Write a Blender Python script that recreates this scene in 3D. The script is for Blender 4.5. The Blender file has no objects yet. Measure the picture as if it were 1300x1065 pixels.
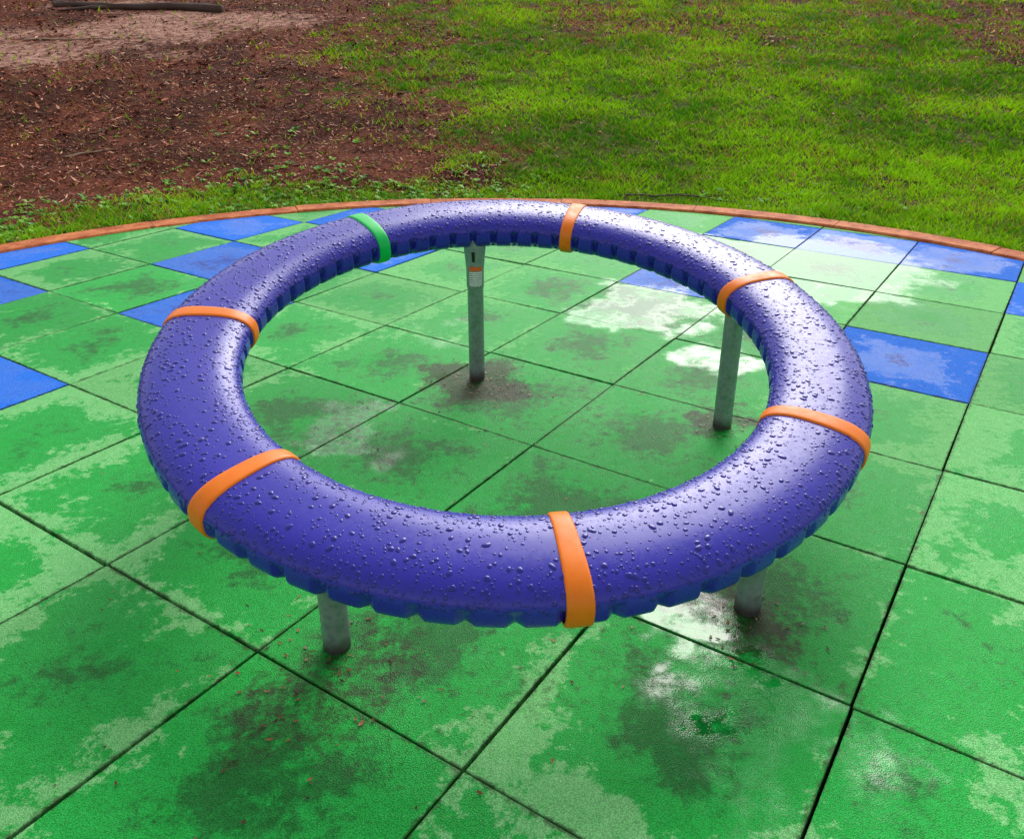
import bpy, bmesh, numpy as np, math, random
from mathutils import Vector
random.seed(7); rng=np.random.default_rng(11)
scene=bpy.context.scene
COL=scene.collection
try:
    scene.view_settings.view_transform='Standard'; scene.view_settings.look='None'; scene.view_settings.exposure=0
except Exception: pass

# ------------------------------------------------------------------ helpers
def new_obj(name,me,parent=None):
    o=bpy.data.objects.new(name,me); COL.objects.link(o)
    if parent: o.parent=parent
    return o
def mesh_np(name,V,Fs,smooth=False):
    me=bpy.data.meshes.new(name); V=np.asarray(V,np.float32); Fs=np.asarray(Fs,np.int32)
    m,k=Fs.shape
    me.vertices.add(len(V)); me.vertices.foreach_set('co',V.ravel())
    me.loops.add(m*k); me.loops.foreach_set('vertex_index',Fs.ravel())
    me.polygons.add(m); me.polygons.foreach_set('loop_start',np.arange(m,dtype=np.int32)*k)
    me.update(calc_edges=True); me.validate()
    if smooth: me.polygons.foreach_set('use_smooth',np.ones(len(me.polygons),bool))
    return me
def vcol(me,name,C):
    a=me.color_attributes.new(name,'FLOAT_COLOR','POINT')
    C=np.asarray(C,np.float32)
    if C.shape[1]==3: C=np.c_[C,np.ones(len(C),np.float32)]
    a.data.foreach_set('color',C.ravel())
def hash2(i,j,seed):
    n=(i*374761393+j*668265263+seed*1274126177)&0xffffffff
    n=((n^(n>>13))*1274126177)&0xffffffff
    return ((n^(n>>16))&0xffff)/65535.0
def vn(x,y,s,seed):
    x=np.asarray(x,float)*s+1000;y=np.asarray(y,float)*s+1000
    i=np.floor(x).astype(np.int64);j=np.floor(y).astype(np.int64);fx=x-i;fy=y-j
    fx=fx*fx*(3-2*fx);fy=fy*fy*(3-2*fy)
    return (hash2(i,j,seed)*(1-fx)+hash2(i+1,j,seed)*fx)*(1-fy)+(hash2(i,j+1,seed)*(1-fx)+hash2(i+1,j+1,seed)*fx)*fy
def fbm(x,y,s,seed,o=4):
    t=0;a=1;n=0
    for k in range(o):
        t=t+a*vn(x,y,s*2**k,seed+k*17);n+=a;a*=.55
    return t/n
def sst(a,b,x):
    t=np.clip((x-a)/(b-a),0,1);return t*t*(3-2*t)

class NT:
    def __init__(s,name):
        s.m=bpy.data.materials.new(name);s.m.use_nodes=True;s.t=s.m.node_tree;s.t.nodes.clear()
        s.out=s.n('ShaderNodeOutputMaterial');s.b=s.n('ShaderNodeBsdfPrincipled');s.l(s.b.outputs[0],s.out.inputs[0])
    def n(s,ty,**k):
        nd=s.t.nodes.new(ty)
        for a,v in k.items(): setattr(nd,a,v)
        return nd
    def l(s,a,b): s.t.links.new(a,b)
    def put(s,sock,v):
        if hasattr(v,'is_output'): s.l(v,sock)
        elif sock.type=='RGBA' and not hasattr(v,'__len__'): sock.default_value=(v,v,v,1)
        else: sock.default_value=v
    def math(s,op,a,b=0.0,c=None,clamp=False):
        nd=s.n('ShaderNodeMath',operation=op,use_clamp=clamp);s.put(nd.inputs[0],a);s.put(nd.inputs[1],b)
        if c is not None:s.put(nd.inputs[2],c)
        return nd.outputs[0]
    def mix(s,f,a,b,blend='MIX'):
        nd=s.n('ShaderNodeMix',data_type='RGBA',blend_type=blend);s.put(nd.inputs[0],f);s.put(nd.inputs[6],a);s.put(nd.inputs[7],b);return nd.outputs[2]
    def noise(s,vec,scale,detail=4,rough=.55,dist=0.):
        nd=s.n('ShaderNodeTexNoise');s.put(nd.inputs['Vector'],vec);nd.inputs['Scale'].default_value=scale
        nd.inputs['Detail'].default_value=detail;nd.inputs['Roughness'].default_value=rough;nd.inputs['Distortion'].default_value=dist
        return nd
    def ss(s,x,a,b,lo=0.,hi=1.):
        nd=s.n('ShaderNodeMapRange',interpolation_type='SMOOTHSTEP');s.put(nd.inputs[0],x)
        nd.inputs[1].default_value=a;nd.inputs[2].default_value=b;nd.inputs[3].default_value=lo;nd.inputs[4].default_value=hi
        return nd.outputs[0]
    def bump(s,hgt,strength=.3,dist=.01,normal=None):
        nd=s.n('ShaderNodeBump');nd.inputs['Strength'].default_value=strength;nd.inputs['Distance'].default_value=dist
        s.put(nd.inputs['Height'],hgt)
        if normal is not None:s.l(normal,nd.inputs['Normal'])
        return nd.outputs[0]
    def attr(s,name):
        return s.n('ShaderNodeAttribute',attribute_name=name)
def C(r,g,b): return (r,g,b,1.)

# ------------------------------------------------------------------ camera
H=1.4123
cam=bpy.data.cameras.new('camera');co=new_obj('camera',cam)
co.location=(0,0,H);co.rotation_euler=(math.pi/2-.4309,0,0)
cam.sensor_fit='HORIZONTAL';cam.sensor_width=36;cam.lens=1061.3/1300*36;cam.shift_y=-45/1300
cam.clip_start=.05;cam.clip_end=2000
scene.camera=co

# ------------------------------------------------------------------ light (overcast)
SE,SA=math.radians(38),math.radians(16)
w=bpy.data.worlds.new('World');scene.world=w;w.use_nodes=True;nt=w.node_tree;nt.nodes.clear()
wo=nt.nodes.new('ShaderNodeOutputWorld');bg=nt.nodes.new('ShaderNodeBackground');sky=nt.nodes.new('ShaderNodeTexSky')
sky.sky_type='NISHITA';sky.sun_disc=False;sky.sun_elevation=SE;sky.sun_rotation=SA
sky.air_density=1.3;sky.dust_density=3;sky.ozone_density=1
hs=nt.nodes.new('ShaderNodeHueSaturation');hs.inputs['Saturation'].default_value=.25;hs.inputs['Value'].default_value=1.15
nt.links.new(sky.outputs[0],hs.inputs['Color']);nt.links.new(hs.outputs[0],bg.inputs[0]);nt.links.new(bg.outputs[0],wo.inputs[0])
bg.inputs[1].default_value=.15
sun=bpy.data.lights.new('sun','SUN');sun.energy=1.5;sun.angle=math.radians(34);sun.color=(1,.97,.92)
so=new_obj('sun',sun)
d=Vector((math.sin(SA)*math.cos(SE),math.cos(SA)*math.cos(SE),math.sin(SE)))
so.rotation_euler=(-d).to_track_quat('-Z','Y').to_euler()

# ------------------------------------------------------------------ tiles
PC=(-.12,2.27);PR=4.06
psi=.9817;OX,OY=-.6072,1.5446;S=.61
vd=np.array([math.cos(psi),math.sin(psi)]);ud=np.array([math.sin(psi),-math.cos(psi)])
BLUE={(-4,0),(-4,2),(-6,1),(-7,2),(-5,3),(-6,4),(-5,5),(-4,4),(1,4),(1,7),(2,6),(0,7),(-1,7),(-1,5),(-3,7),(3,3),(-3,-3),(4,-1)}
def clip_poly(poly,c,r):
    N=96
    for k in range(N):
        a=2*math.pi*k/N;nx,ny=math.cos(a),math.sin(a)
        out=[];m=len(poly)
        if m==0:return []
        for i in range(m):
            p,q=poly[i],poly[(i+1)%m]
            dp=(p[0]-c[0])*nx+(p[1]-c[1])*ny-r;dq=(q[0]-c[0])*nx+(q[1]-c[1])*ny-r
            if dp<=0:out.append(p)
            if dp*dq<0:
                t=dp/(dp-dq);out.append((p[0]+(q[0]-p[0])*t,p[1]+(q[1]-p[1])*t))
        poly=out
    return poly
bm=bmesh.new();uvl=bm.loops.layers.uv.new('UVMap');cl=bm.loops.layers.float_color.new('tcol')
for i in range(-14,14):
    for j in range(-11,13):
        cxy=np.array([OX,OY])+ud*(i+.5)*S+vd*(j+.5)*S
        if math.hypot(cxy[0]-PC[0],cxy[1]-PC[1])>PR+.5:continue
        rj=random.Random(i*91+j*7)
        g=.0024+rj.random()*.0016;ang=rj.gauss(0,.003);sx=rj.gauss(0,.0014);sy=rj.gauss(0,.0014)
        hh=S/2-g;poly=[]
        for (a,b) in [(-1,-1),(1,-1),(1,1),(-1,1)]:
            a*=hh;b*=hh;a,b=a*math.cos(ang)-b*math.sin(ang)+sx,a*math.sin(ang)+b*math.cos(ang)+sy
            p=cxy+ud*a+vd*b;poly.append((p[0],p[1]))
        poly=clip_poly(poly,PC,PR-.004)
        pp=[]
        for p in poly:
            if not pp or math.hypot(p[0]-pp[-1][0],p[1]-pp[-1][1])>.004:pp.append(p)
        if len(pp)>2 and math.hypot(pp[0][0]-pp[-1][0],pp[0][1]-pp[-1][1])<.004:pp.pop()
        if len(pp)<3:continue
        ar=sum(pp[k][0]*pp[(k+1)%len(pp)][1]-pp[(k+1)%len(pp)][0]*pp[k][1] for k in range(len(pp)))/2
        if abs(ar)<.003:continue
        if ar<0:pp.reverse()
        tz=rj.gauss(0,.0008);ta=rj.gauss(0,.0025);tb=rj.gauss(0,.0025)
        def zz(p):
            dx=np.array(p)-cxy;return tz+ta*(dx@ud)+tb*(dx@vd)
        top=[bm.verts.new((p[0],p[1],zz(p))) for p in pp];bot=[bm.verts.new((p[0],p[1],-.035)) for p in pp]
        fs=[bm.faces.new(top)];n=len(pp)
        for k in range(n):fs.append(bm.faces.new([bot[k],bot[(k+1)%n],top[(k+1)%n],top[k]]))
        r1,r2=rj.random(),rj.random();isb=1. if (i,j) in BLUE else 0.
        for f in fs:
            for lp in f.loops:
                dx=np.array([lp.vert.co.x,lp.vert.co.y])-cxy
                lp[uvl].uv=(dx@ud/S+.5,dx@vd/S+.5);lp[cl]=(isb,r1,r2,1)
me=bpy.data.meshes.new('rubber_tile_flooring');bm.to_mesh(me);bm.free()
tiles=new_obj('rubber_tile_flooring',me)
bv=tiles.modifiers.new('bevel','BEVEL');bv.width=.0035;bv.segments=2;bv.limit_method='ANGLE';bv.angle_limit=math.radians(50)

m=NT('wet_rubber_tile')
geo=m.n('ShaderNodeNewGeometry');P=geo.outputs['Position']
nz=m.noise(P,3.0,3,.6)
sub=m.n('ShaderNodeVectorMath',operation='SUBTRACT');m.l(nz.outputs['Color'],sub.inputs[0]);sub.inputs[1].default_value=(.5,.5,.5)
scl=m.n('ShaderNodeVectorMath',operation='SCALE');m.l(sub.outputs[0],scl.inputs[0]);scl.inputs['Scale'].default_value=.75
add=m.n('ShaderNodeVectorMath',operation='ADD');m.l(P,add.inputs[0]);m.l(scl.outputs[0],add.inputs[1]);
flat=m.n('ShaderNodeVectorMath',operation='MULTIPLY');m.l(add.outputs[0],flat.inputs[0]);flat.inputs[1].default_value=(1,1,0);PD=flat.outputs[0]
def spot(x,y,r0,r1,amp=1.):
    dv=m.n('ShaderNodeVectorMath',operation='DISTANCE');m.l(PD,dv.inputs[0]);dv.inputs[1].default_value=(x,y,0)
    return m.ss(dv.outputs['Value'],r0,r1,amp,0.)
def spots(lst):
    o=None
    for t in lst:
        s_=spot(*t);o=s_ if o is None else m.math('MAXIMUM',o,s_)
    return o
ta=m.attr('tcol');sp=m.n('ShaderNodeSeparateColor');m.l(ta.outputs['Color'],sp.inputs[0]);isB,R1,R2=sp.outputs
uv=m.n('ShaderNodeUVMap',uv_map='UVMap');su=m.n('ShaderNodeSeparateXYZ');m.l(uv.outputs[0],su.inputs[0])
def edge(a):
    return m.math('SUBTRACT',.5,m.math('ABSOLUTE',m.math('SUBTRACT',a,.5)))
ed=m.math('MINIMUM',edge(su.outputs[0]),edge(su.outputs[1]))
wetspots=spots([(.15,2.75,.6,1.9,.6),(.45,1.45,.25,.55,.8),(-.55,1.95,.3,.7,.6),(-.35,1.5,.2,.5,.7),(-.6,2.7,.2,.6,.7),(1.9,4.8,.5,1.1,.8),(-1.9,4.3,.4,1.2,.5),(.75,4.0,.5,1.0,.8),(1.0,1.9,.2,.5,.6)])
n1=m.noise(P,5,6,.75);n2=m.noise(P,26,3,.75);n3=m.noise(P,1.1,2,.5)
dry=m.math('ADD',n1.outputs[0],m.math('MULTIPLY',m.math('SUBTRACT',.15,ed),.85))
dry=m.math('ADD',dry,m.math('MULTIPLY',m.math('SUBTRACT',n3.outputs[0],.5),.30))
dry=m.math('ADD',dry,m.math('MULTIPLY',m.math('SUBTRACT',n2.outputs[0],.5),.50))
dry=m.math('ADD',dry,m.math('MULTIPLY',m.math('SUBTRACT',R2,.5),.18))
dry=m.math('SUBTRACT',dry,m.math('MULTIPLY',wetspots,.30))
sx_=m.n('ShaderNodeSeparateXYZ');m.l(P,sx_.inputs[0])
dry=m.math('ADD',dry,m.ss(sx_.outputs[0],.6,1.7,0.06,.14))
dryE=m.ss(dry,.53,.62);dryS=m.ss(dry,.14,.36)
pud=spots([(.86,3.33,.10,.28,.8),(.68,3.98,.22,.55,.9),(1.75,4.75,.45,.95,1.05),(-.62,2.62,.10,.34,.7),(.50,1.38,.10,.42,.64),(.43,1.66,.06,.22,.85),(1.15,3.9,.1,.35,.85),(1.25,5.2,.15,.5),(-1.5,4.4,.1,.5,.5),(-.3,3.7,.1,.4,.4)])
n6=m.noise(P,7,4,.65)
pudv=m.math('ADD',pud,m.math('MULTIPLY',m.math('SUBTRACT',n6.outputs[0],.5),1.6))
pudN=m.ss(pudv,.30,.95)
gw=m.mix(n2.outputs[0],C(.003,.135,.014),C(.010,.29,.042))
gm=m.mix(n2.outputs[0],C(.004,.38,.032),C(.015,.57,.085))
gd=m.mix(n2.outputs[0],C(.14,.60,.15),C(.40,.80,.36))
g=m.mix(dryS,gw,gm);g=m.mix(m.math('MULTIPLY',dryE,.8),g,gd)
bw=m.mix(n2.outputs[0],C(.003,.03,.38),C(.006,.08,.60));bd=m.mix(n2.outputs[0],C(.004,.14,.90),C(.04,.28,.94))
b_=m.mix(dryS,bw,bd)
base=m.mix(isB,g,b_)
bri=m.math('ADD',m.math('MULTIPLY',R1,.28),.85)
vo=m.n('ShaderNodeTexVoronoi');m.l(P,vo.inputs['Vector']);vo.inputs['Scale'].default_value=330
spk=m.ss(vo.outputs['Distance'],.1,.75,1.25,.68)
hv2=m.n('ShaderNodeHueSaturation');m.l(base,hv2.inputs['Color']);m.l(m.math('MULTIPLY',spk,bri),hv2.inputs['Value']);base=hv2.outputs[0]
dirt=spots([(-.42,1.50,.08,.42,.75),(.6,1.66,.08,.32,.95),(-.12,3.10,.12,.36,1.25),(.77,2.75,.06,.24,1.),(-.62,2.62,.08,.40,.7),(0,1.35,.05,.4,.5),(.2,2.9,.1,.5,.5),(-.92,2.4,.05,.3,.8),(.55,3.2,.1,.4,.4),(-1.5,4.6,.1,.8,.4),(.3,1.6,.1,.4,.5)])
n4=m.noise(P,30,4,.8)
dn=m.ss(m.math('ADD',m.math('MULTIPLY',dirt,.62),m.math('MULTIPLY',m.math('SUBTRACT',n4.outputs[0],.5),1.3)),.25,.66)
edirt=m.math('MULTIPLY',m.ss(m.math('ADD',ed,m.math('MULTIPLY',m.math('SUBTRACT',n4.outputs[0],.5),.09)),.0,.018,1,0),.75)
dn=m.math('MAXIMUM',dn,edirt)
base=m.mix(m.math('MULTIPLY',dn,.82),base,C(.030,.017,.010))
m.l(base,m.b.inputs['Base Color'])
rough=m.mix(dryE,m.ss(n1.outputs[0],.35,.65,.26,.50),.8)
rough=m.mix(pudN,rough,.045)
m.l(rough,m.b.inputs['Roughness'])
m.l(m.math('ADD',.16,m.math('MULTIPLY',pudN,.42)),m.b.inputs['Specular IOR Level'])
m.b.inputs['IOR'].default_value=1.45
gb=m.math('MULTIPLY',m.math('ADD',vo.outputs['Distance'],m.math('MULTIPLY',n2.outputs[0],.6)),m.math('SUBTRACT',1.,m.math('MULTIPLY',pudN,.96)))
m.l(m.bump(gb,.45,.0035),m.b.inputs['Normal'])
tiles.data.materials.append(m.m)

# ------------------------------------------------------------------ curb
def curb():
    bm=bmesh.new();prof=[(0,-.05),(0,.004),(.010,.014),(.16,.016),(.175,.006),(.178,-.06)]
    nseg=26
    for s in range(nseg):
        a0=2*math.pi*s/nseg+.0006;a1=2*math.pi*(s+1)/nseg-.0006;K=10;rows=[]
        dz=random.gauss(0,.002);dr=random.gauss(0,.003)
        for k in range(K+1):
            a=a0+(a1-a0)*k/K
            rows.append([bm.verts.new((PC[0]+(PR+r+dr)*math.cos(a),PC[1]+(PR+r+dr)*math.sin(a),z+dz)) for r,z in prof])
        for k in range(K):
            for q in range(len(prof)-1):bm.faces.new([rows[k][q],rows[k][q+1],rows[k+1][q+1],rows[k+1][q]])
        bm.faces.new(rows[0]);bm.faces.new(rows[-1])
    bmesh.ops.recalc_face_normals(bm,faces=bm.faces)
    me=bpy.data.meshes.new('rubber_edging');bm.to_mesh(me);bm.free();return new_obj('rubber_edging',me)
cb=curb()
m=NT('terracotta_rubber');P=m.n('ShaderNodeNewGeometry').outputs['Position']
a=m.noise(P,6,4,.7);b=m.noise(P,120,3,.6)
c1=m.mix(m.ss(a.outputs[0],.35,.65),C(.46,.09,.022),C(.78,.25,.085));c1=m.mix(m.ss(b.outputs[0],.3,.7,0,.35),c1,C(.14,.045,.02))
c1=m.mix(m.ss(m.noise(P,14,4,.8).outputs[0],.56,.68,0,.7),c1,C(.06,.04,.02))
m.l(c1,m.b.inputs['Base Color']);m.b.inputs['Roughness'].default_value=.65;m.b.inputs['Specular IOR Level'].default_value=.12;m.l(m.bump(b.outputs[0],.5,.003),m.b.inputs['Normal'])
cb.data.materials.append(m.m)

# ------------------------------------------------------------------ terrain
def hz(x,y):
    yy=np.minimum(y,45)
    z=.16*np.logaddexp(0,(yy-6.6)*3)/3
    r=np.hypot(x-PC[0],y-PC[1])
    z=z*sst(4.2,5.0,r)+(fbm(x,y,.6,5,3)-.5)*.10*sst(4.4,6,r)
    z=z+(fbm(x,y,6,9,3)-.5)*.02*sst(4.25,4.6,r)*sst(60,20,r)
    return np.where(r<4.2,-.045,z-.004)
def xb(y): return np.interp(y,[5,7.2,9.2,11.9,15,30],[-.1,.25,-.6,-1.2,-.8,-1.])
def dirtm(x,y):
    n=fbm(x,y,.9,31,4)-.5;n2=fbm(x,y,4,77,3)-.5
    dd=sst(-1.5,1.6,xb(y)-x+n*3.0+n2*3.2)
    r=np.hypot(x-PC[0],y-PC[1])
    strip=sst(5.1,4.4,r+n2*.5+n*.6)
    dd=dd*(1-.8*strip)
    far=sst(8.5,13,y)*sst(-.08,.12,n+n2*.6+.03)*.7
    rt=sst(3.0,6.0,x-.1*(y-8))*sst(8.0,10.5,y)*sst(-.12,.1,n+n2*.4)*.8
    thin=sst(.04,.16,n*.6+n2)*.35
    return np.clip(np.maximum(np.maximum(dd,thin*(1-strip)),np.maximum(far,rt)),0,1)
def palem(x,y):
    n=fbm(x,y,.8,131,4)-.5
    return sst(.1,1.1,1.25-np.hypot((x+5.9)/3.8,(y-13.0)/2.9)+n*1.8)
NA=900;rad=[0.,2.,4.0,4.15,4.22]
r=4.22
while r<24: r*=1.0105;rad.append(r)
while r<700: r*=1.12;rad.append(r)
rad=np.array(rad);A=np.linspace(0,2*np.pi,NA,endpoint=False)
RR,AA=np.meshgrid(rad,A,indexing='ij');X=PC[0]+RR*np.cos(AA);Y=PC[1]+RR*np.sin(AA);Z=hz(X,Y)
V=np.stack([X,Y,Z],-1).reshape(-1,3);nr=len(rad)
ii=np.arange(nr-1)[:,None]*NA;jj=np.arange(NA)[None];j2=(jj+1)%NA
F=np.stack([ii+jj,ii+NA+jj,ii+NA+j2,ii+j2],-1)[1:].reshape(-1,4)
me=mesh_np('ground',V,F,True)
D=dirtm(X,Y).ravel();PL=palem(X,Y).ravel();dk=(fbm(X,Y,2.2,201,4)).ravel()
vcol(me,'mask',np.stack([D,PL,dk],-1))
gr=new_obj('ground',me)
m=NT('soil_and_grass');P=m.n('ShaderNodeNewGeometry').outputs['Position']
ma=m.attr('mask');sp=m.n('ShaderNodeSeparateColor');m.l(ma.outputs['Color'],sp.inputs[0])
f1=m.noise(P,9,6,.75);f2=m.noise(P,60,4,.7)
soil=m.mix(m.ss(f1.outputs[0],.35,.65),C(.09,.018,.007),C(.24,.065,.032));soil=m.mix(m.ss(f2.outputs[0],.45,.75,0,.8),soil,C(.38,.14,.08))
soil=m.mix(m.ss(sp.outputs[2],.35,.6,.65,0.),soil,C(.035,.010,.005))
pale=m.mix(m.ss(f1.outputs[0],.3,.7),C(.22,.08,.05),C(.76,.44,.34))
soil=m.mix(m.ss(m.math('ADD',sp.outputs[1],m.math('MULTIPLY',m.math('SUBTRACT',f1.outputs[0],.5),1.5)),.2,.95),soil,pale)
gs=m.mix(m.ss(f1.outputs[0],.35,.65),C(.04,.055,.008),C(.14,.20,.015))
gs=m.mix(m.ss(f2.outputs[0],.45,.7,0,.6),gs,C(.18,.11,.045))
gf=m.math('ADD',sp.outputs[0],m.math('MULTIPLY',m.math('SUBTRACT',f2.outputs[0],.5),.9))
m.l(m.mix(m.ss(gf,.3,.7),gs,soil),m.b.inputs['Base Color']);m.b.inputs['Roughness'].default_value=.9;m.b.inputs['Specular IOR Level'].default_value=.1
m.l(m.bump(m.math('ADD',f1.outputs[0],f2.outputs[0]),.9,.035),m.b.inputs['Normal'])
gr.data.materials.append(m.m)

def attr_mat(name,rough=.6,trans=0.,spec=.5):
    m=NT(name);a=m.attr('col');m.l(a.outputs['Color'],m.b.inputs['Base Color']);m.b.inputs['Roughness'].default_value=rough
    m.b.inputs['Specular IOR Level'].default_value=spec
    if trans>0:
        tr=m.n('ShaderNodeBsdfTranslucent');m.l(a.outputs['Color'],tr.inputs[0]);mx=m.n('ShaderNodeMixShader');mx.inputs[0].default_value=trans
        m.l(m.b.outputs[0],mx.inputs[1]);m.l(tr.outputs[0],mx.inputs[2]);m.l(mx.outputs[0],m.out.inputs[0])
    return m.m

def sample(N,x0,x1,y0,y1):
    x=rng.uniform(x0,x1,N);y=rng.uniform(y0,y1,N)
    r=np.hypot(x-PC[0],y-PC[1]);k=(r>4.238)&(np.abs(x)<.70*y+2.2)
    return x[k],y[k]
# grass blades
x,y=sample(2800000,-13,13,3.2,18)
dist=np.hypot(x,y);gm_=1-dirtm(x,y);cl_=fbm(x,y,9,301,2);big=fbm(x,y,1.1,331,4)
pr=np.clip((6.2/dist)**1.75,0,1)*np.clip(gm_*1.15-.02,0.014,1)*np.clip(.32+1.9*(cl_-.30)+.7*(big-.5),.06,1)
k=rng.random(len(x))<pr;x,y,dist,gm_,big=x[k],y[k],dist[k],gm_[k],big[k];n=len(x)
z=hz(x,y);sc=np.clip(dist/6.2,1,2.3)
hgt=rng.uniform(.018,.055,n)*(.5+1.0*fbm(x,y,1.7,401,3))*(.75+.25*sc);wd=rng.uniform(.003,.0075,n)*sc
th=rng.uniform(0,2*np.pi,n);lean=rng.uniform(.3,1.6,n)*hgt;la=rng.uniform(0,2*np.pi,n)
B=np.stack([x,y,z-.004],-1);dx=np.stack([np.cos(th)*wd,np.sin(th)*wd,0*wd],-1)
Tp=B+np.stack([np.cos(la)*lean,np.sin(la)*lean,hgt],-1)
V=np.stack([B-dx,B+dx,Tp],1).reshape(-1,3);F=np.arange(3*n).reshape(-1,3)
me=mesh_np('grass',V,F)
t=np.clip((big-.5)*2.4+.48+rng.normal(0,.32,n),0,1)[:,None]
col=np.array([.065,.27,.003])*(1-t)+np.array([.43,.78,.008])*t
dry_=(rng.random(n)<(.05+.3*(1-gm_)+.15*sst(8.5,13,y)))[:,None];col=np.where(dry_,np.array([.42,.24,.06]),col)
vcol(me,'col',np.repeat(col,3,0))
go=new_obj('grass',me);go.data.materials.append(attr_mat('grass_blade',.6,.3,.12))

# mulch chips / leaf litter
def chips(name,x,y,z,ln,wd,tilt,cols,rough=.7,bend=.15,spec=.2):
    n=len(x);th=rng.uniform(0,2*np.pi,n)
    ax=np.stack([np.cos(th),np.sin(th),rng.normal(0,tilt,n)],-1)
    bx=np.stack([-np.sin(th),np.cos(th),rng.normal(0,tilt,n)],-1)
    c=np.stack([x,y,z],-1);L=ln[:,None]/2;W=wd[:,None]/2;up=np.array([0,0,1.])
    lift=(bend*ln)[:,None]
    p=[c-ax*L+up*lift*rng.random((n,1)),c-ax*L*.2+bx*W,c-ax*L*.1-bx*W,c+ax*L*.5+bx*W*.8,c+ax*L*.45-bx*W*.8,c+ax*L+up*lift*rng.random((n,1))]
    V=np.stack(p,1).reshape(-1,3);b=(np.arange(n)*6)[:,None]
    F=np.concatenate([b+[0,2,1],b+[1,2,4],b+[1,4,3],b+[3,4,5]],0)
    me=mesh_np(name,V,F);vcol(me,'col',np.repeat(cols,6,0));o=new_obj(name,me);o.data.materials.append(attr_mat(name+'_mat',rough,0,spec));return o
pal=np.array([[.18,.038,.015],[.32,.075,.034],[.46,.14,.07],[.05,.013,.006],[.80,.42,.27],[.24,.045,.018],[.50,.18,.08]])
x,y=sample(420000,-13,11,4.5,19)
dist=np.hypot(x,y);dm=dirtm(x,y);pm=palem(x,y)
k=rng.random(len(x))<np.clip((6.5/dist)**1.5,0,1)*np.clip(dm*(1-.7*pm),.04,1)*(.35+.9*fbm(x,y,1.5,611,3));x,y,dist=x[k],y[k],dist[k];n=len(x)
sc=np.clip(dist/7,1,1.7)*np.where(rng.random(n)<.06,1.8,1.)
cols=pal[rng.integers(0,len(pal),n)]*rng.uniform(.4,1.25,(n,1))
chips('bark_mulch',x,y,hz(x,y)+rng.uniform(.001,.014,n),rng.uniform(.012,.06,n)*sc,rng.uniform(.004,.014,n)*sc,.3,cols,.7)

# weeds
def weeds():
    Vs=[];Cs=[]
    cx,cy=sample(60000,-9,6,4.4,10)
    r=np.hypot(cx-PC[0],cy-PC[1]);nn=fbm(cx,cy,1.1,707,3)
    pr=sst(5.6,4.3,r)*sst(.42,.62,nn)*np.where(cx<.5,.30,.06)+sst(7.5,5,r)*(cx<-.5)*sst(.5,.65,nn)*.05
    k=rng.random(len(cx))<pr;cx,cy=cx[k],cy[k];cz=hz(cx,cy)
    for a,b,c in zip(cx,cy,cz):
        K=random.randint(4,8);s=random.uniform(.018,.042);g=random.random()
        col=(.10+.22*g,.36+.30*g,.02+.05*random.random())
        for q in range(K):
            th=random.uniform(0,6.283);ln=s*random.uniform(.7,1.3);wq=ln*.38;up=ln*random.uniform(.2,.9)
            d=(math.cos(th),math.sin(th));e=(-d[1],d[0]);o=.15*ln
            Vs+=[(a+d[0]*o,b+d[1]*o,c+.004),(a+d[0]*ln*.6+e[0]*wq,b+d[1]*ln*.6+e[1]*wq,c+up*.8),(a+d[0]*ln*1.1,b+d[1]*ln*1.1,c+up*.9),(a+d[0]*ln*.6-e[0]*wq,b+d[1]*ln*.6-e[1]*wq,c+up*.75)]
            Cs+=[col]*4
    me=mesh_np('weeds',np.array(Vs),np.arange(len(Vs)).reshape(-1,4));vcol(me,'col',np.array(Cs));o=new_obj('weeds',me)
    o.data.materials.append(attr_mat('weed_leaf',.5,.25,.3))
weeds()

# fallen branches, twigs
def tube(pts,rads,seg=8):
    V=[];F=[];pts=[Vector(p) for p in pts];n=len(pts)
    for i,p in enumerate(pts):
        t=(pts[min(i+1,n-1)]-pts[max(i-1,0)]).normalized();s=t.cross(Vector((0,0,1)));
        if s.length<1e-3:s=Vector((1,0,0))
        s.normalize();u=s.cross(t)
        for k in range(seg):
            a=2*math.pi*k/seg;rr=rads[i]*(1+.15*math.sin(3*a+i))
            V.append(p+s*math.cos(a)*rr+u*math.sin(a)*rr)
    for i in range(n-1):
        for k in range(seg):F.append((i*seg+k,i*seg+(k+1)%seg,(i+1)*seg+(k+1)%seg,(i+1)*seg+k))
    a=len(V);V+=[pts[0],pts[-1]]
    for k in range(seg):F.append((a,(k+1)%seg,k));F.append((a+1,(n-1)*seg+k,(n-1)*seg+(k+1)%seg))
    return [tuple(v) for v in V],F
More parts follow.
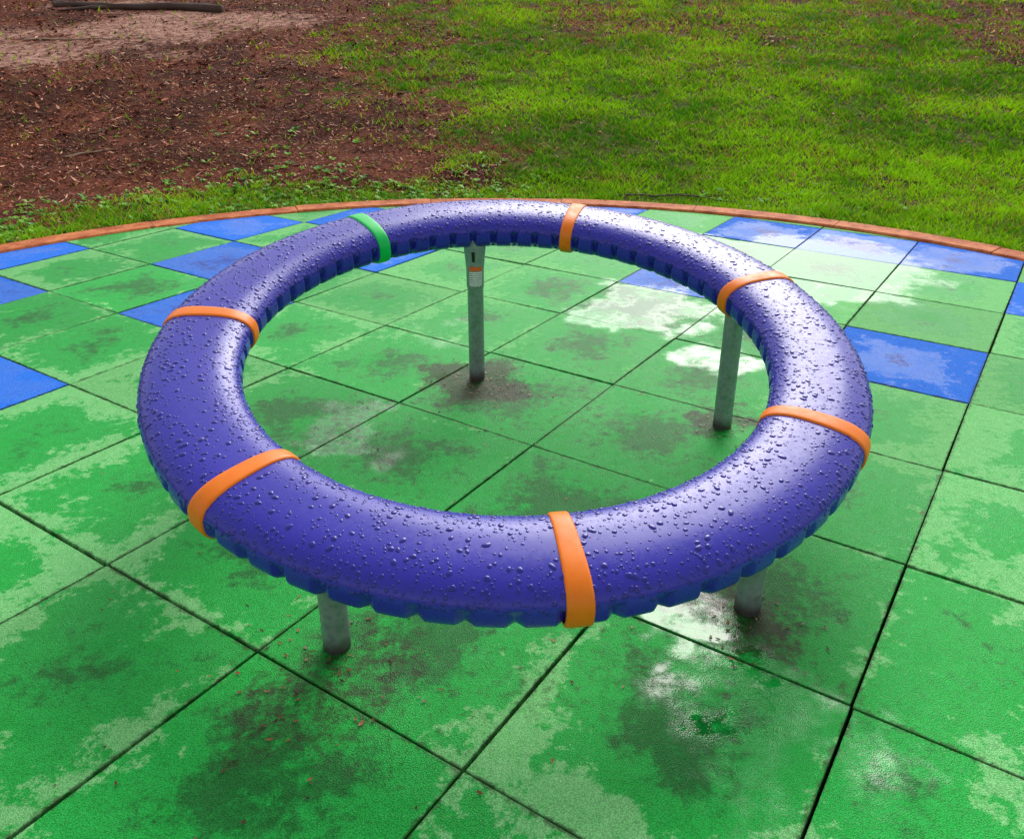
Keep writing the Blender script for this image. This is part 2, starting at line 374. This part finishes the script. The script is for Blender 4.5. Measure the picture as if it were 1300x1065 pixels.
def stick(x0,y0,x1,y1,r0,r1,wob=.05,n=14,lift=0.,branches=0):
    VV=[];FF=[]
    def one(x0,y0,x1,y1,r0,r1,n,zo=0):
        pts=[];rads=[];L=math.hypot(x1-x0,y1-y0);nx,ny=-(y1-y0)/L,(x1-x0)/L;ph=random.random()*6
        for i in range(n):
            t=i/(n-1);o=wob*L*(math.sin(ph+t*4)*.5+.3*math.sin(ph*2+t*11)+random.gauss(0,.08))
            px,py=x0+(x1-x0)*t+nx*o,y0+(y1-y0)*t+ny*o;rr=r0+(r1-r0)*t
            pts.append((px,py,float(hz(np.array(px),np.array(py)))+rr*.8+lift*math.sin(t*3.14)+zo));rads.append(rr)
        v,f=tube(pts,rads);b=len(VV);VV.extend(v);FF.extend([tuple(q+b for q in g) for g in f]);return pts
    pts=one(x0,y0,x1,y1,r0,r1,n)
    for b in range(branches):
        p=pts[random.randint(3,n-3)];a=random.uniform(-.8,.8)+math.atan2(y1-y0,x1-x0);l=random.uniform(.15,.35)*math.hypot(x1-x0,y1-y0)
        one(p[0],p[1],p[0]+l*math.cos(a),p[1]+l*math.sin(a),r1*.9,r1*.3,7,.01)
    return VV,FF
barkm=NT('bark');P=barkm.n('ShaderNodeNewGeometry').outputs['Position'];nb=barkm.noise(P,25,6,.7)
barkm.l(barkm.mix(nb.outputs[0],C(.03,.018,.014),C(.13,.075,.055)),barkm.b.inputs['Base Color']);barkm.b.inputs['Roughness'].default_value=.8
barkm.l(barkm.bump(nb.outputs[0],.8,.01),barkm.b.inputs['Normal'])
paleb=NT('pale_wood');P=paleb.n('ShaderNodeNewGeometry').outputs['Position'];nb=paleb.noise(P,40,5,.7)
paleb.l(paleb.mix(nb.outputs[0],C(.25,.15,.09),C(.55,.38,.25)),paleb.b.inputs['Base Color']);paleb.b.inputs['Roughness'].default_value=.75
def mkstick(name,mat,*a,**k):
    v,f=stick(*a,**k);me=bpy.data.meshes.new(name);me.from_pydata(v,[],f);me.update()
    for p in me.polygons:p.use_smooth=True
    o=new_obj(name,me);me.materials.append(mat);return o
mkstick('fallen_branch',barkm.m,-4.5,14.2,-7.4,14.9,.065,.04,wob=.05,n=22,branches=3)
mkstick('twig',paleb.m,-3.95,7.55,-3.55,7.7,.010,.005,wob=.06,branches=1)
mkstick('twig',paleb.m,1.95,11.2,2.25,10.9,.016,.010)
mkstick('twig',paleb.m,1.35,11.6,1.6,11.75,.012,.008)
mkstick('twig',barkm.m,.75,6.55,1.75,6.42,.008,.004,wob=.1,n=18,lift=.02,branches=3)
mkstick('twig',paleb.m,2.3,6.6,2.7,6.5,.006,.003,wob=.1)
mkstick('twig',paleb.m,-6.6,12.2,-5.4,12.4,.012,.006,wob=.08,branches=1)
mkstick('twig',barkm.m,3.0,6.9,3.5,6.75,.007,.003,wob=.1,branches=1)
mkstick('twig',barkm.m,-1.9,9.0,-1.7,9.7,.010,.005,wob=.1,branches=1)

# ------------------------------------------------------------------ leaf debris on the tiles
cl=[(-.14,3.10,.11,110),(-.02,3.02,.12,50),(.77,2.70,.09,40),(-.42,1.50,.12,40),(.6,1.66,.08,35),(-.84,2.4,.1,25),(-.2,2.75,.5,45),(-.35,1.35,.3,60),(.1,2.95,.35,50),(0,2.3,2.4,170)]
xs=[];ys=[]
for a,b,s_,n in cl: xs.append(rng.normal(a,s_,n));ys.append(rng.normal(b,s_,n))
x=np.concatenate(xs);y=np.concatenate(ys);k=(np.hypot(x-PC[0],y-PC[1])<3.95);x,y=x[k],y[k];n=len(x)
pl=np.array([[.12,.05,.025],[.22,.08,.03],[.05,.03,.02],[.34,.12,.05],[.08,.04,.02]])
chips('fallen_leaves',x,y,np.full(n,.004),rng.uniform(.005,.019,n),rng.uniform(.003,.008,n),.12,pl[rng.integers(0,5,n)],.4,.2)

# ------------------------------------------------------------------ spinner ring
root=bpy.data.objects.new('playground_spinner_ring',None);COL.objects.link(root)
RC=np.array([-.0139,2.3188,.4752]);ta_,tb_=-.0214,.1713;RM,WW,HH_=.8968,.1344,.0665
N=np.array([-ta_,-tb_,1.]);N/=np.linalg.norm(N);e1=np.array([1,0,ta_]);e1/=np.linalg.norm(e1);e2=np.cross(N,e1)
def prof(ph,off=0.):
    n=2.6
    c,s=np.cos(ph),np.sin(ph)
    return np.sign(c)*np.abs(c)**(2/n)*(WW+off), np.sign(s)*np.abs(s)**(2/n)*(HH_+off)
NN=63
def surf(th,ph,off=0.,notch=True):
    a,b=prof(ph,off)
    if notch:
        u=(th*NN/(2*np.pi))%1.0
        tri=np.clip(1-np.abs(u-.5)/.20,0,1)
        pd=np.degrees(ph)%360
        mo=np.clip(1-np.abs(((pd+180)%360-180)+20)/34,0,1);mi=np.clip(1-np.abs(pd-202)/36,0,1)
        k_=1-.13*np.minimum(tri,np.minimum(1,1.8*mo))-.20*np.minimum(tri,np.minimum(1,1.8*mi))
        a=a*k_
    D=np.cos(th)[...,None]*e1+np.sin(th)[...,None]*e2
    return RC+D*(RM+a)[...,None]+N*b[...,None]
def grid_mesh(th,ph,off,notch):
    T,Q=np.meshgrid(th,ph,indexing='ij');V=surf(T,Q,off,notch).reshape(-1,3);nt_,np_=len(th),len(ph)
    I=np.arange(nt_)[:,None];J=np.arange(np_)[None]
    I2=(I+1)%nt_;J2=(J+1)%np_
    F=np.stack([I*np_+J,I2*np_+J,I2*np_+J2,I*np_+J2],-1).reshape(-1,4)
    return V,F
V,F=grid_mesh(np.linspace(0,2*np.pi,63*26+1)[:-1],np.linspace(0,2*np.pi,97)[:-1],0,True)
me=mesh_np('ring_tube',V,F,True);ro=new_obj('ring_tube',me,root)
m=NT('purple_plastic');P=m.n('ShaderNodeNewGeometry').outputs['Position']
n1=m.noise(P,5,3,.6);n5=m.noise(P,70,3,.7)
m.l(m.mix(n1.outputs[0],C(.028,.024,.37),C(.040,.034,.49)),m.b.inputs['Base Color'])
m.l(m.ss(n5.outputs[0],.35,.65,.22,.33),m.b.inputs['Roughness']);m.b.inputs['IOR'].default_value=1.48
ro.data.materials.append(m.m)
# bands
def bandmat(name,c1,c2):
    m=NT(name);P=m.n('ShaderNodeNewGeometry').outputs['Position'];a=m.noise(P,30,4,.6);b=m.noise(P,160,3,.6)
    cc=m.mix(a.outputs[0],c1,c2);cc=m.mix(m.ss(m.noise(P,55,4,.8).outputs[0],.58,.72,0,.3),cc,C(.25,.09,.03))
    m.l(cc,m.b.inputs['Base Color']);m.l(m.ss(a.outputs[0],.3,.7,.3,.5),m.b.inputs['Roughness']);m.b.inputs['Specular IOR Level'].default_value=.3;m.l(m.bump(b.outputs[0],.2,.001),m.b.inputs['Normal']);return m.m
om=bandmat('orange_rubber',C(1.,.18,.006),C(1.,.27,.015));gmn=bandmat('green_rubber',C(.0,.54,.08),C(.005,.74,.14))
for k in range(7):
    ang=math.radians(125.6-k*360/7-(1.3 if k==4 else 0));hw=.0255/RM
    tt=np.array([-1,-1,-.93,-.75,-.4,0,.4,.75,.93,1,1])*hw+ang;oo=np.array([-.004,.001,.0042,.005,.0054,.0055,.0054,.005,.0042,.001,-.004])
    ph=np.linspace(0,2*np.pi,97)[:-1];V=[]
    for t_,o_ in zip(tt,oo): V.append(surf(np.full(len(ph),t_),ph,o_,False))
    V=np.concatenate(V);n=len(ph);F=[(i*n+j,(i+1)*n+j,(i+1)*n+(j+1)%n,i*n+(j+1)%n) for i in range(len(tt)-1) for j in range(n)]
    me=mesh_np('band',V,np.array(F),True);o=new_obj('band_%d'%(k+1),me,root);me.materials.append(gmn if k==0 else om)
# water drops
def drops(N):
    th=rng.uniform(0,2*np.pi,N);ph=np.radians(rng.uniform(8,172,N))
    r=np.exp(rng.normal(math.log(.0023),.55,N)).clip(.0007,.0068)
    o=np.argsort(-r);th,ph,r=th[o],ph[o],r[o];cell={};keep=np.zeros(N,bool);q0=surf(th,ph,0,False)
    for i in range(N):
        c=tuple((q0[i]//.016).astype(int));ok=True
        for dx_ in (-1,0,1):
            for dy_ in (-1,0,1):
                for dz_ in (-1,0,1):
                    for jx in cell.get((c[0]+dx_,c[1]+dy_,c[2]+dz_),()):
                        v_=q0[i]-q0[jx]
                        if v_[0]*v_[0]+v_[1]*v_[1]+v_[2]*v_[2]<(1.12*(r[i]+r[jx]))**2:ok=False;break
                    if not ok:break
                if not ok:break
            if not ok:break
        if ok or rng.random()<.12: keep[i]=True;cell.setdefault(c,[]).append(i)
    th,ph,r=th[keep],ph[keep],r[keep];N=len(th)
    p=surf(th,ph,0,False);e=1e-3
    dt=surf(th+e,ph,0,False)-p;dt/=np.linalg.norm(dt,axis=1)[:,None]
    dp=surf(th,ph+e,0,False)-p;dp/=np.linalg.norm(dp,axis=1)[:,None]
    nn=np.cross(dp,dt)
    nn*=np.sign((nn*(p-(RC+ (np.cos(th)[:,None]*e1+np.sin(th)[:,None]*e2)*RM))).sum(1))[:,None]
    nn/=np.linalg.norm(nn,axis=1)[:,None]
    a=rng.uniform(0,np.pi,N);A=dt*np.cos(a)[:,None]+dp*np.sin(a)[:,None];B=np.cross(nn,A)
    an=1+np.abs(rng.normal(0,.28,N))*(r>.002);K=14
    w=2*np.pi*np.arange(K)/K
    h1=rng.normal(0,.09,N);p1=rng.uniform(0,6.28,N);h2=rng.normal(0,.06,N);p2=rng.uniform(0,6.28,N)
    prof_=[(1.,-.04),(.95,.12),(.76,.25),(.42,.34)]
    V=np.zeros((N,4*K+1,3))
    for q,(s_,h_) in enumerate(prof_):
        for k in range(K):
            rr=r*(1+h1*np.cos(2*w[k]+p1)+h2*np.cos(3*w[k]+p2))*s_
            V[:,q*K+k]=p+A*(rr*np.cos(w[k])*an)[:,None]+B*(rr*np.sin(w[k]))[:,None]+nn*(h_*r)[:,None]
    V[:,4*K]=p+nn*(.38*r)[:,None]
    f=[]
    for q in range(3):
        for k in range(K):f.append((q*K+k,q*K+(k+1)%K,(q+1)*K+(k+1)%K,(q+1)*K+k))
    f4=np.array(f);base=(np.arange(N)*(4*K+1))[:,None,None]
    F4=(f4[None]+base).reshape(-1,4)
    tri=np.array([(3*K+k,3*K+(k+1)%K,4*K) for k in range(K)])
    F3=(tri[None]+base).reshape(-1,3)
    me=bpy.data.meshes.new('water_droplets');VV=V.reshape(-1,3).astype(np.float32)
    me.vertices.add(len(VV));me.vertices.foreach_set('co',VV.ravel())
    L=np.concatenate([F4.ravel(),F3.ravel()]).astype(np.int32);me.loops.add(len(L));me.loops.foreach_set('vertex_index',L)
    ls=np.concatenate([np.arange(len(F4))*4,len(F4)*4+np.arange(len(F3))*3]).astype(np.int32)
    me.polygons.add(len(ls));me.polygons.foreach_set('loop_start',ls)
    me.update(calc_edges=True);me.validate();me.polygons.foreach_set('use_smooth',np.ones(len(me.polygons),bool))
    return new_obj('water_droplets',me,root)
dr=drops(14500)
m=NT('water_on_plastic');m.b.inputs['Base Color'].default_value=(.024,.020,.29,1);m.b.inputs['Roughness'].default_value=.0;m.b.inputs['IOR'].default_value=1.5
dr.data.materials.append(m.m)

# posts
gal=NT('galvanised_steel');P=gal.n('ShaderNodeNewGeometry').outputs['Position'];a=gal.noise(P,22,5,.7);b=gal.n('ShaderNodeTexVoronoi');gal.l(P,b.inputs['Vector']);b.inputs['Scale'].default_value=60
gc=gal.mix(a.outputs[0],C(.17,.19,.21),C(.38,.42,.44));gc=gal.mix(gal.ss(b.outputs['Distance'],.1,.8,0,.35),gc,C(.5,.53,.55))
sz=gal.n('ShaderNodeSeparateXYZ');gal.l(P,sz.inputs[0])
gc=gal.mix(gal.ss(gal.math('ADD',sz.outputs[2],gal.math('MULTIPLY',a.outputs[0],-.05)),-.02,.03,.85,0.),gc,C(.05,.03,.02))
gal.l(gc,gal.b.inputs['Base Color']);gal.b.inputs['Metallic'].default_value=.5;gal.l(gal.ss(a.outputs[0],.3,.7,.32,.6),gal.b.inputs['Roughness'])
blk=NT('black_slot');blk.b.inputs['Base Color'].default_value=(.01,.01,.01,1)
def lathe(name,prof_,x,y,mat,seg=40):
    V=[];F=[]
    for i,(r,z) in enumerate(prof_):
        for k in range(seg):
            a=2*math.pi*k/seg
            V.append((x+r*math.cos(a),y+r*math.sin(a),z))
    for i in range(len(prof_)-1):
        for k in range(seg):F.append((i*seg+k,i*seg+(k+1)%seg,(i+1)*seg+(k+1)%seg,(i+1)*seg+k))
    me=bpy.data.meshes.new(name);me.from_pydata(V,[],F);me.update()
    for p in me.polygons:p.use_smooth=True
    o=new_obj(name,me,root);me.materials.append(mat);return o
posts=[(-.143,3.13),(.765,2.705),(.60,1.70),(-.42,1.565),(-.92,2.40)]
for k,(x,y) in enumerate(posts):
    zt=RC[2]+ta_*(x-RC[0])+tb_*(y-RC[1])-.03;R=.033
    if k==0:
        P_=[(R*.95,-.03),(R*.95,.004),(R*.95,zt-.20),(R*1.04,zt-.19),(R*1.04,zt-.12),(R*1.15,zt-.08),(R*1.3,zt-.03),(R*1.3,zt)]
    else: P_=[(R,-.03),(R,.004),(R,zt)]
    lathe('post_%d'%(k+1),P_,x,y,gal.m)
x,y=posts[0];zt=RC[2]+ta_*(x-RC[0])+tb_*(y-RC[1])-.03
def patch(name,z0,z1,a0,a1,r0,r1,mat):
    V=[];F=[];uvs=[];K=12
    for k in range(K+1):
        a=a0+(a1-a0)*k/K
        for (z,r) in ((z0,r0),(z1,r1)):V.append((x+r*math.cos(a),y+r*math.sin(a),z));uvs.append((k/K,0 if z==z0 else 1))
    for k in range(K):F.append((2*k,2*k+2,2*k+3,2*k+1))
    me=bpy.data.meshes.new(name);me.from_pydata(V,[],F);u=me.uv_layers.new(name='UVMap')
    for l in me.loops:u.data[l.index].uv=uvs[l.vertex_index]
    o=new_obj(name,me,root);me.materials.append(mat)
lm_=NT('label');uvn=lm_.n('ShaderNodeUVMap',uv_map='UVMap');s=lm_.n('ShaderNodeSeparateXYZ');lm_.l(uvn.outputs[0],s.inputs[0])
hd=lm_.math('GREATER_THAN',s.outputs[1],.78)
st=lm_.math('GREATER_THAN',lm_.math('SINE',lm_.math('MULTIPLY',s.outputs[1],60.)),.25)
nn_=lm_.noise(uvn.outputs[0],28,1,.5);st=lm_.math('MULTIPLY',st,lm_.math('GREATER_THAN',nn_.outputs[0],.42))
c=lm_.mix(st,C(.85,.85,.83),C(.15,.15,.15));c=lm_.mix(hd,c,C(.85,.16,.03));lm_.l(c,lm_.b.inputs['Base Color']);lm_.b.inputs['Roughness'].default_value=.4
patch('warning_label',zt-.185,zt-.105,math.radians(232),math.radians(318),R*1.04+.0012,R*1.09+.0012,lm_.m)
patch('bolt_slot',zt-.085,zt-.045,math.radians(255),math.radians(272),R*1.16+.001,R*1.28+.001,blk.m)
